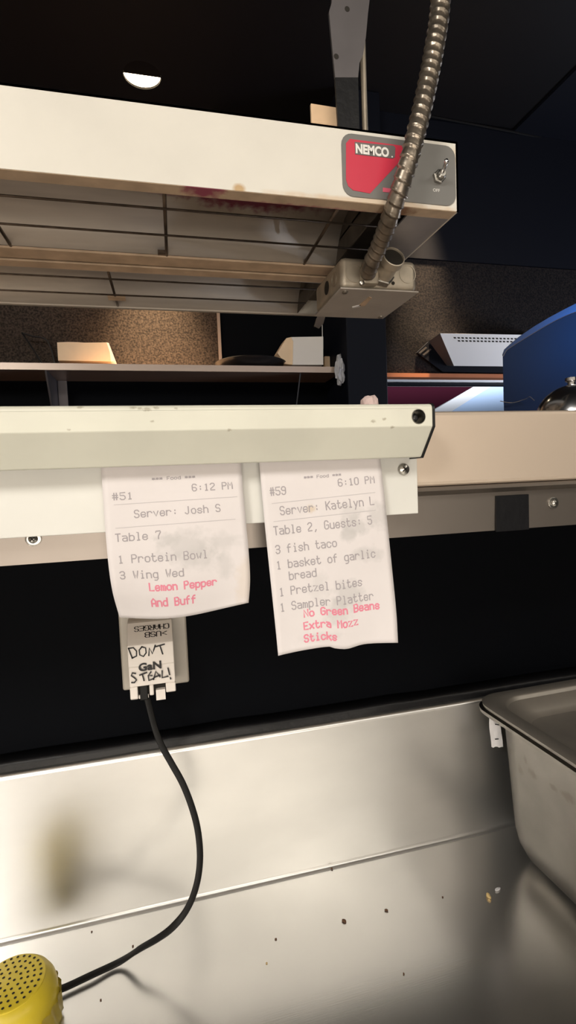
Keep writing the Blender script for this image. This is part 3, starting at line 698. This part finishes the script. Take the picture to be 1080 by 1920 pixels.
for dx in (0, 7): lb.add([P(785+dx,661+dx*.5,1.9835), P(798+dx*1.2,650+dx*.5,1.9835), P(801+dx*1.2,652+dx*.5,1.9835), P(788+dx,663+dx*.5,1.9835)], [(0,1,2,3)])
lb.build('label_stripe', mt['strap'], vb)

bmz = thing('black_machine', 'dark machine with a curved top at the right end of the ledge', 'machine', (.75, .85, ZT))
YM = .75
out = [(945.5,790),(944,745),(942.5,665),(946,655),(957,645),(975,630),(1000,613),(1030,595),(1060,579),(1080,569),(1120,549),(1180,530),(1230,528),(1260,545),(1260,800)]
Pm = [aY(x, y, YM) for x, y in out]
for q in Pm: q.z = max(q.z, ZT+.0006)
MB().prism(Pm, (.20,.22,0)).build('side_panel', mt['navy_panel'], bmz)
rim_o = [aY(x, y, YM-.0012) for x, y in [(942.5,665),(946,655),(957,645),(975,630),(1000,613),(1030,595),(1060,579),(1080,569),(1120,549)]]
rim_i = [aY(x, y, YM-.0012) for x, y in [(943.5,668),(950,657),(962,648.5),(982,636),(1010,619),(1040,602),(1066,590),(1084,583),(1124,564)]]
v = rim_o+rim_i; n9 = len(rim_o)
f = [(i, i+1, n9+i+1, n9+i) for i in range(n9-1)]
ro = mesh('rim_band', v, f, mt['navy_edge'], bmz); sd = ro.modifiers.new('t','SOLIDIFY'); sd.thickness = .0012
MB().tube(smooth_path(rim_i, 4), .0006, 6).build('rim_line', mt['strap'], bmz)
MB().tube(smooth_path([aY(938,752,.74), aY(960,755,.74), aY(985,748,.74), aY(993,744,.74), aY(1002,751,.74)], 6), .0006, 6).build('loose_wire', mt['zinc'], bmz)

bc = aY(1072, 750, .50); bx = bc.x
bl = thing('service_bell', 'chrome domed service bell on the ledge in front of the dark machine', 'bell', (bx, .50, ZT))
MB().lathe((bx,.50,ZT), (0,0,1), [(.043,0),(.044,.003),(.040,.008),(.030,.010)], 48).build('bell_base', mt['black_plastic'], bl, auto=True)
pr = [(.0385*math.cos(a_), .012+.040*math.sin(a_)) for a_ in [math.pi/2*i/12 for i in range(12)]]
MB().lathe((bx,.50,ZT), (0,0,1), [(.0345,.0118),(.0385,.0118)]+pr+[(.004,.052)], 48).build('bell_dome', mt['chrome'], bl, auto=True)
MB().lathe((bx,.50,ZT), (0,0,1), [(.0042,.0515),(.0042,.0545),(.0068,.0560),(.0068,.0595),(.004,.0605)], 24).build('bell_button', mt['chrome'], bl, auto=True)

# crumpled scrap on the ledge behind the rail
mb = MB(); bm = bmesh.new(); bmesh.ops.create_icosphere(bm, subdivisions=2, radius=1)
for q in bm.verts:
    s = 1+random.uniform(-.22,.22); q.co = Vector((q.co.x*.0062*s, q.co.y*.008*s, q.co.z*.0075*s))
mz = min(q.co.z for q in bm.verts); pc = aY(694, 754, .345)
bm.verts.index_update(); mb.add([Vector((q.co.x+pc.x, q.co.y+.345, q.co.z-mz+ZT+.0002)) for q in bm.verts], [[q.index for q in g.verts] for g in bm.faces]); bm.free()
tag(mb.build('crumpled_paper', mat('pink_white_scrap', (.72,.56,.53), .8)), 'small crumpled pinkish paper scrap behind the ticket rail', 'paper scrap')

# ================================================================== OUTLET, CHARGER, CABLE
oc = aY(290, 1220, YW-.006)
pl = MB().rbox(-.0497, .0203, YW-.0065, YW-.0002, -.2185, -.1040, .0025, 3)
ol = thing('outlet_plate', 'aged plastic wall outlet plate on the black wall behind the charger', 'outlet', (-.0147, YW, -.2185))
pl.build('cover_plate', mt['outlet'], ol, auto=True)
MB().rbox(-.030, .004, YW-.0085, YW-.006, -.196, -.128, .002, 2).build('receptacle', mt['outlet'], ol, auto=True)
MB().lathe((-.0129, YW-.0085, -.162), (0,-1,0), [(.003,0),(.003,.001),(.001,.0018)], 16).build('screw', mt['zinc'], ol, auto=True)

ch_ = thing('wall_charger', 'white plug-in phone charger hand-lettered DONT STEAL on the outlet', 'charger', (-.018, .548, -.2215))
YQ = .5255
def cq(x, y, Y=YQ): return aY(x, y, Y)
# profile of the body in (Y, z): sloped top, two gentle steps, long lower face
xl, xr_ = cq(240,1240).x, cq(327,1240).x
secs = [(-.1345, .546, 0.0015), (-.1360, .5425, .0005), (-.1575, YQ+.0012, 0), (-.1585, YQ-.0002, -.0025), (-.1795, YQ-.0004, -.0025), (-.1812, YQ+.0006, .0004), (-.2205, YQ+.0010, .0008)]
def chbox(xa, xb, ztop_only=None):
    return None
nots = [(cq(258,1290).x, cq(280,1290).x), (cq(288,1290).x, cq(311,1290).x)]
zn = cq(285, 1285).z                        # top of the USB mouths
prof_up = [(YW-.0088,-.1398),(.5475,-.1398),(.5440,-.1408),(YQ+.0016,-.1568),(YQ-.0002,-.1585),(YQ-.0006,-.1795),(YQ+.0006,-.1812),(YQ+.0009,zn),(YW-.0088,zn)]
b1 = MB().prism([(xl,y,z) for y,z in prof_up], (xr_-xl,0,0))
zb_ = cq(262,1318).z
for xa, xb, cz in ((xl, nots[0][0], .004), (nots[0][1], nots[1][0], .006), (nots[1][1], xr_, .007)):
    b1.prism([(xa,YQ+.0009,zn),(xa,YQ+.0009,zb_+cz),(xa,YQ+.004,zb_+cz-.0015),(xa,YW-.0088,zb_+cz-.0015),(xa,YW-.0088,zn)], (xb-xa,0,0))
b1.box(nots[0][0]-.001, nots[1][1]+.001, YQ+.009, YW-.0088, zb_+.006, zn+.0005)
cb = b1.build('charger_body', mt['white_plastic'], ch_); bevel(cb, .0010, 2)
for i, (xa, xb) in enumerate(nots): MB().box(xa, xb, YQ+.0075, YQ+.009, zb_+.006, zn).build('usb_port', mt['hole'], ch_)
MB().box(nots[1][0]+.002, nots[1][1]-.0008, YQ+.002, YQ+.0075, zb_-.0006, zb_+.010).build('usb_tab', mt['white_plastic'], ch_)
MB().box(nots[0][0]+.0005, nots[0][0]+.010, YQ+.003, YQ+.007, zb_+.003, zb_+.0065).build('usb_tab', mt['white_plastic'], ch_)
# marker lettering
def SF_(a_, b_): q = cq(a_, b_, YQ-.0008); return Vector((q.x, q.y, q.z))
hand = MB()
jd = [[(241,1216),(248,1234)],[(241,1216),(250,1214.5),(256,1221),(256,1230),(248,1234)],
      [(266,1213),(261,1219),(262,1228),(269,1231),(274,1224),(273,1215),(266,1213)],
      [(279,1229),(280,1215),(286,1226),(291,1210)],[(292,1212.5),(308,1208)],[(300,1211),(305,1226)],
      [(254,1263),(248,1262),(246,1267),(252,1271),(256,1275),(252,1280),(247,1280)],
      [(262,1266),(275,1261)],[(267,1265),(270,1276)],[(283,1260),(278,1267),(285,1267)],[(278,1267),(279,1276),(287,1273)],
      [(288,1274),(292,1259),(300,1269)],[(289,1270),(300,1266)],[(304,1258),(304,1271),(315,1268)],[(315,1253),(318,1265)],[(319.5,1271),(320,1273)]]
strokes_to_mb(hand, [[p for p in s_] for s_ in jd], SF_, 2.7)
hand.build('marker_lettering', mt['marker'], ch_)
o = cq(260,1259,YQ-.0012); e = cq(303,1252.5,YQ-.0012)-o
font_mesh('printed_mark', 'GaN', o, e.normalized(), (0,0,1), .0108, 0, mt['marker'], ch_, bold=.036, width=e.length)
# upside-down marker note on the sloping top
pt0, pt1 = Vector((0,.5440,-.1408)), Vector((0,YQ+.0016,-.1568)); sn = Vector((0,-(pt0.z-pt1.z),  -(pt1.y-pt0.y))).normalized()
sn = Vector((0,-.66,.75))
def ST(a_, b_):                                    # a_ across 0..1, b_ 0 at the lower front edge .. 1 at the top
    q = pt1.lerp(pt0, b_); return Vector((xl+(xr_-xl)*a_, q.y, q.z))+sn*.0003
hand2 = MB()
CAPS = {'C':[[(4,5),(3,6),(1,6),(0,5),(0,1),(1,0),(3,0),(4,1)]],'H':[[(0,0),(0,6)],[(4,0),(4,6)],[(0,3),(4,3)]],'R':[[(0,0),(0,6),(3,6),(4,5),(4,4),(3,3),(0,3)],[(2,3),(4,0)]],'U':[[(0,6),(0,1),(1,0),(3,0),(4,1),(4,6)]],'>':[[(0,5),(4,3),(0,1)]]}
def inv(txt, a0, b0, cw_, ch_2):
    out = []
    for i, c in enumerate(txt):
        for s_ in CAPS.get(c, G.get(c, [])): out.append([(a0-i*cw_-p[0]*cw_*.19, b0-p[1]*ch_2/6) for p in s_])
    return out
strokes_to_mb(hand2, inv('CHARGES', .92, .80, .112, .24)+inv('<USB'.replace('<','>'), .86, .46, .125, .24), ST, .026)
hand2.build('upside_down_note', mt['marker'], ch_)

SX, SY, SR = -.1378, .4365, .0340
# flat black cable: path and the direction of its broad side
CP = [((270,1289),.5305),((276,1310),.530),((283,1338),.524),((292,1370),.516),((303,1398),.510),((322,1432),.502),((342,1468),.494),((358,1508),.486),((370,1552),.478),((375,1600),.470),((372,1642),.464),((362,1680),.460),((346,1712),.458),((322,1740),.460),((295,1760),.464),((262,1779),.468)]
path = [aY(*p, Y) for p, Y in CP]
for px, py in ((225,1803),(170,1829),(118,1853)):
    q = aZ(px, py, ZC+.0045); path.append(q)
path.append(Vector((SX+.0275, SY+.0262, ZC+.0065)))
PTS = smooth_path(path, 8); n = len(PTS); v = []; f = []; seg = 12
for i in range(n):
    tn = (PTS[min(i+1,n-1)]-PTS[max(i-1,0)]).normalized(); view = PTS[i].normalized()
    s = i/(n-1)
    side = tn.cross(Vector((.25,-1,.35)) if s < .62 else Vector((.1,-.25,1)) if s > .80 else Vector((.25,-1,.35)).lerp(Vector((-.9,-.1,1)), (s-.62)/.18)).normalized()
    th_ = tn.cross(side).normalized()
    for j in range(seg):
        t_ = 2*math.pi*j/seg; v.append(PTS[i]+side*(.0031*math.copysign(abs(math.cos(t_))**.6, math.cos(t_)))+th_*(.0011*math.copysign(abs(math.sin(t_))**.6, math.sin(t_))))
for i in range(n-1):
    for j in range(seg): f.append((i*seg+j, i*seg+(j+1)%seg, (i+1)*seg+(j+1)%seg, (i+1)*seg+j))
f += [tuple(range(seg))[::-1], tuple((n-1)*seg+j for j in range(seg))]
uc = thing('charging_cable', 'flat black charging cable looping from the charger to the yellow speaker', 'cable', (0,.5,ZC))
mesh('cord', v, f, mt['black_rubber'], uc, smooth=True)
q = path[0]
MB().rbox(nots[0][0]+.0016, nots[0][1]-.0016, YQ+.0022, YQ+.0070, zb_+.001, zn-.0002, .001, 2).build('usb_plug', mt['black_rubber'], uc)

# ================================================================== YELLOW SPEAKER
sk = thing('portable_speaker', 'yellow round speaker with a perforated top on the steel counter', 'speaker', (SX, SY, ZC))
pr = [(SR-.004, 0), (SR, .004), (SR, .030), (SR-.0010, .035), (SR-.004, .0405), (SR-.0075, .0435), (SR-.0085, .0442)]
MB().lathe((SX,SY,ZC+.0002), (0,0,1), pr, 64).build('speaker_body', mt['yellow'], sk, auto=True)
MB().lathe((SX,SY,ZC+.0002), (0,0,1), [(SR-.0082,.0435),(SR-.0084,.0448),(SR-.0092,.0454),(SR-.016,.0460),(.0001,.0463)], 64).build('grille', mt['yellow'], sk, auto=True)
hm = MB()
ga, gb = Vector((math.cos(.25), math.sin(.25), 0)), Vector((-math.sin(.25), math.cos(.25), 0))
rings = [(.0027, 3), (.0078, 10), (.0126, 16), (.0174, 22), (.0222, 28)]
for r_, cnt in rings:
    for k_ in range(cnt):
        t_ = 2*math.pi*k_/cnt+.2*r_; c_ = Vector((SX+r_*math.cos(t_), SY+r_*math.sin(t_), ZC+.0002+.0463-.00032*(r_/.019)**2+.00014))
        hm.add([c_+Vector((.00112*math.cos(w_), .00112*math.sin(w_), 0)) for w_ in [2*math.pi*m_/8 for m_ in range(8)]], [tuple(range(8))])
hm.build('grille_holes', mt['hole'], sk)['kind'] = 'stuff'
# greasy clear wrap bunched around the lower side
mb = MB(); v = []; f = []
for j in range(9):
    for i in range(49):
        a_ = math.radians(-130+i*4.2); rr = SR+.0012+.0011*math.sin(i*1.7+j*.6)+.0006*random.random()
        v.append((SX+rr*math.cos(a_), SY+rr*math.sin(a_), ZC+.004+j*.0029))
for j in range(8):
    for i in range(48): a_ = j*49+i; f.append((a_, a_+1, a_+50, a_+49))
wrapm = mat('clear_film', (.75,.70,.35), .12, 0); wrapm.node_tree.nodes['Principled BSDF'].inputs['Transmission Weight'].default_value = .85; wrapm.node_tree.nodes['Principled BSDF'].inputs['IOR'].default_value = 1.15
mesh('film_wrap', v, f, wrapm, sk, smooth=True)['label'] = 'clear film bunched around the side'

# ================================================================== STEEL PANS
def pan_rings(cx, cyy, w, h, rot_, spec):
    """spec: list of (inset, corner radius, z)"""
    v = []; N_ = None; ca, sa = math.cos(rot_), math.sin(rot_)
    for ins, r_, z in spec:
        pts = rrect(w-2*ins, h-2*ins, max(r_, .001), 8); N_ = len(pts)
        v += [(cx+x*ca-y*sa, cyy+x*sa+y*ca, z) for x, y in pts]
    f = []
    for i in range(len(spec)-1):
        for j in range(N_): f.append((i*N_+j, i*N_+(j+1)%N_, (i+1)*N_+(j+1)%N_, (i+1)*N_+j))
    f.append(tuple(range(N_))[::-1]); f.append(tuple((len(spec)-1)*N_+j for j in range(N_)))
    return v, f
PW, PL, PR = .265, .325, math.radians(1.5)
RZ = -.2665
PXL, PYB = .3385, .5235
PCX, PCY = PXL+PW/2+.004, PYB-PL/2+.002
zb0 = ZC+.0006
out = [(.062,.024,zb0),(.050,.028,zb0+.0008),(.038,.032,zb0+.0055),(.030,.036,zb0+.014),(.0245,.038,zb0+.026),(.0215,.040,zb0+.040),(.0145,.040,RZ-.012),(.0130,.040,RZ-.006),(.010,.034,RZ-.0045),(.003,.026,RZ-.0045),(0,.026,RZ-.006),(-.0004,.026,RZ-.002),(.002,.026,RZ),(.012,.034,RZ),(.0145,.040,RZ-.003),(.0165,.040,RZ-.014),(.0235,.038,zb0+.042),(.0265,.036,zb0+.027),(.032,.034,zb0+.0155),(.040,.030,zb0+.007),(.052,.026,zb0+.0025),(.064,.024,zb0+.002)]
v, f = pan_rings(PCX, PCY, PW, PL, PR, out)
pm = mt['pan_steel']
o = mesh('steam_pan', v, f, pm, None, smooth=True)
sm = []
for px, py, ra, rb in ((954,1408,.0045,.006),(975,1445,.005,.006),(985,1425,.003,.005),(998,1452,.007,.006),(1062,1495,.010,.006),(1035,1478,.006,.004)):
    q = aX_(px, py, PXL+.0175)+Vector((0,0,H))-o.location; sm.append((q.x, q.y, q.z, .02, rb, (.14,.12,.10), .75, ra))
add_spots(pm, sm, 160)
o.data.set_sharp_from_angle(angle=math.radians(50))
tag(o, 'deep stainless steel pan on the counter at the right, lower of two nested', 'pan', None)
RZ2 = RZ+.0048
out = [(.058,.030,RZ2-.024),(.038,.034,RZ2-.0225),(.030,.036,RZ2-.016),(.0195,.036,RZ2-.0045),(.016,.036,RZ2-.0037),(.004,.030,RZ2-.0037),(.002,.028,RZ2-.0045),(.0012,.028,RZ2-.001),(.003,.028,RZ2+.0004),(.0165,.034,RZ2+.0004),(.0185,.034,RZ2-.001),(.0220,.034,RZ2-.014),(.0245,.032,RZ2-.0185),(.030,.030,RZ2-.0205),(.060,.026,RZ2-.0208)]
v, f = pan_rings(PCX, PCY, PW, PL, PR, out)
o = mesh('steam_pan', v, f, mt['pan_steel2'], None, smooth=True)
o.data.set_sharp_from_angle(angle=math.radians(50))
tag(o, 'shallow stainless steel pan nested in the top of the deep pan', 'pan', None)
# paper tape on the pan's back corner
tl = MB(); v = []; f = []
for j in range(7):
    for i in range(7):
        a_ = aY(917.5+i*3.6+j*.45, 1342+j*9.6+ (0 if i < 6 else 1)+1.5*math.sin(i*2+j), .4985+.0002*i); v.append(a_+Vector((0, .0012*math.sin(j*.8), 0)))
for j in range(6):
    for i in range(6): a_ = j*7+i; f.append((a_, a_+1, a_+8, a_+7))
tpz = thing('tape_label', 'torn white paper tape label stuck to the back corner of the deep pan', 'tape', (aY(928,1400,.4985).x, .4985, -.315))
o = mesh('tape', v, f, mat('white_tape', (.70,.68,.68), .7), tpz); sd = o.modifiers.new('t','SOLIDIFY'); sd.thickness = .0002
mk = MB()
for (x_a, y_a, x_b, y_b) in ((928,1358,936,1359),(928,1386,935,1385.5)):
    mk.add([aY(x_a,y_a-1,.4975), aY(x_b,y_b-1,.4975), aY(x_b,y_b+1,.4975), aY(x_a,y_a+1,.4975)], [(0,1,2,3)])
mk.build('pen_mark', mt['marker'], tpz)

# ================================================================== CRUMBS
def crumb(px, py, r, m, label, cat='crumb', el=1.0, rz=0):
    p = aZ(px, py, ZC+r*.4); bm = bmesh.new(); bmesh.ops.create_icosphere(bm, subdivisions=2, radius=r)
    for q in bm.verts:
        s = 1+random.uniform(-.25,.25); q.co = Vector((q.co.x*el*s, q.co.y*s, q.co.z*.6*s))
    bmesh.ops.rotate(bm, verts=bm.verts, cent=(0,0,0), matrix=Matrix.Rotation(rz, 3, 'Z'))
    mz = min(q.co.z for q in bm.verts); bm.verts.index_update()
    mb = MB().add([Vector((q.co.x+p.x, q.co.y+p.y, q.co.z-mz+ZC+.0001)) for q in bm.verts], [[q.index for q in g.verts] for g in bm.faces]); bm.free()
    return tag(mb.build('crumb', m), label, cat, 'crumbs on the counter')
crumb(645,1727,.0017,mt['crumb_brown'],'largest brown crumb, alone in the middle of the counter',el=1.5,rz=2.2)
crumb(724,1707,.0013,mt['crumb_brown'],'brown crumb up and right of the largest brown crumb',el=1.4,rz=2.6)
crumb(517,1761,.0009,mt['crumb_brown'],'dark crumb left of the largest brown crumb',el=1.2)
crumb(622,1629,.0012,mt['crumb_brown'],'dark speck right at the foot of the backsplash')
crumb(830,1682,.0008,mt['crumb_brown'],'small dark speck left of the yellow crumb')
crumb(757,1826,.0008,mt['crumb_brown'],'tiny brown speck nearest the bottom edge, below the two brown crumbs')
crumb(249,1774,.0009,mt['crumb_brown'],'dark speck beside the thin bend of the black cable')
crumb(172,1747,.0008,mt['crumb_brown'],'small speck above the black cable near the speaker')
crumb(189,1875,.0008,mt['crumb_brown'],'small dark speck below the black cable near the speaker')
crumb(500,1806,.0008,mt['crumb_tan'],'tan speck below the dark crumb at middle left of the counter')
crumb(916,1681,.0030,mt['crumb_tan'],'yellowish crumb on the dark counter near the pan',el=.8)
crumb(933,1668,.0016,mat('pale_flake', (.55,.54,.55), .7),'pale flake just behind the yellowish crumb',el=2.2,rz=.3)

# ================================================================== LIGHT
def area(name, loc, target, size, sizey, power, col):
    l = bpy.data.lights.new(name, 'AREA'); l.shape = 'RECTANGLE'; l.size = size; l.size_y = sizey; l.energy = power; l.color = col
    o = bpy.data.objects.new(name, l); C.objects.link(o); o.location = Vector(loc)+Vector((0,0,H))
    d = Vector(target)-Vector(loc); o.rotation_euler = d.to_track_quat('-Z', 'Y').to_euler(); return o
def spot(name, loc, target, power, col, ang, blend=.6, rad=.03):
    l = bpy.data.lights.new(name, 'SPOT'); l.energy = power; l.color = col; l.spot_size = math.radians(ang); l.spot_blend = blend; l.shadow_soft_size = rad
    o = bpy.data.objects.new(name, l); C.objects.link(o); o.location = Vector(loc)+Vector((0,0,H))
    d = Vector(target)-Vector(loc); o.rotation_euler = d.to_track_quat('-Z', 'Y').to_euler(); return o
area('ceiling_panel_light', (-1.45, -1.82, 1.40), (-1.45, -1.6, 0), 1.4, .95, 7.2, (1,.98,.96))
area('ceiling_panel_light', (.50, -1.82, 1.40), (.50, -1.6, 0), 1.81, .95, 25, (1,.94,.835))
area('kitchen_key_light', (-1.45, -1.45, 1.22), (-.1, .3, -.05), .55, .55, 38, (1,.955,.88))
area('kitchen_key_light', (1.9, -1.2, 1.30), (.5, .4, 0), .5, .5, 7, (1,.92,.80))
area('low_fill_light', (-.2, -2.2, -.45), (0, 0, .12), 1.8, .6, 36, (1,.90,.78))  # added low fill standing in for bounce onto the warmer's underside
for lx, ly in ((LX, LY), (LX-1.0, LY), (1.12, 1.90)): spot('downlight_beam', (lx, ly-.01, CEIL-.004), (lx, ly+.06, 0), 760 if lx < 1 else 620, (1,.72,.43), 38 if lx < 1 else 28, 1, .04)
area('beam_fill_light', (2.5, 2.12, .25), (1.8, 2.40, .47), .3, .15, 12, (.84,.9,1))  # added fill to brighten the near side of the white beam
area('far_room_daylight', (2.9, 5.0, -.6), (3.4, 5.6, 1.0), 2.5, 2.5, 190, (.86,.92,1))
area('vent_box_fill', (2.6, 1.2, -.1), (1.3, 1.88, .5), .5, .5, 20, (.80,.86,1))  # added fill from the lower right for the white wall unit
spot('blue_side_glow', (1.02, .45, .33), (.83, .75, .21), 7, (.01,.22,1), 70, 1, .05)  # blue source out of view, inferred from the glow on the machine

w = bpy.data.worlds.new('world'); bpy.context.scene.world = w; w.use_nodes = True
w.node_tree.nodes['Background'].inputs['Color'].default_value = (.9,.95,1,1); w.node_tree.nodes['Background'].inputs['Strength'].default_value = .03
vs = bpy.context.scene.view_settings; vs.view_transform = 'Standard'; vs.look = 'None'; vs.exposure = -.12; vs.gamma = 1; vs.use_curve_mapping = False
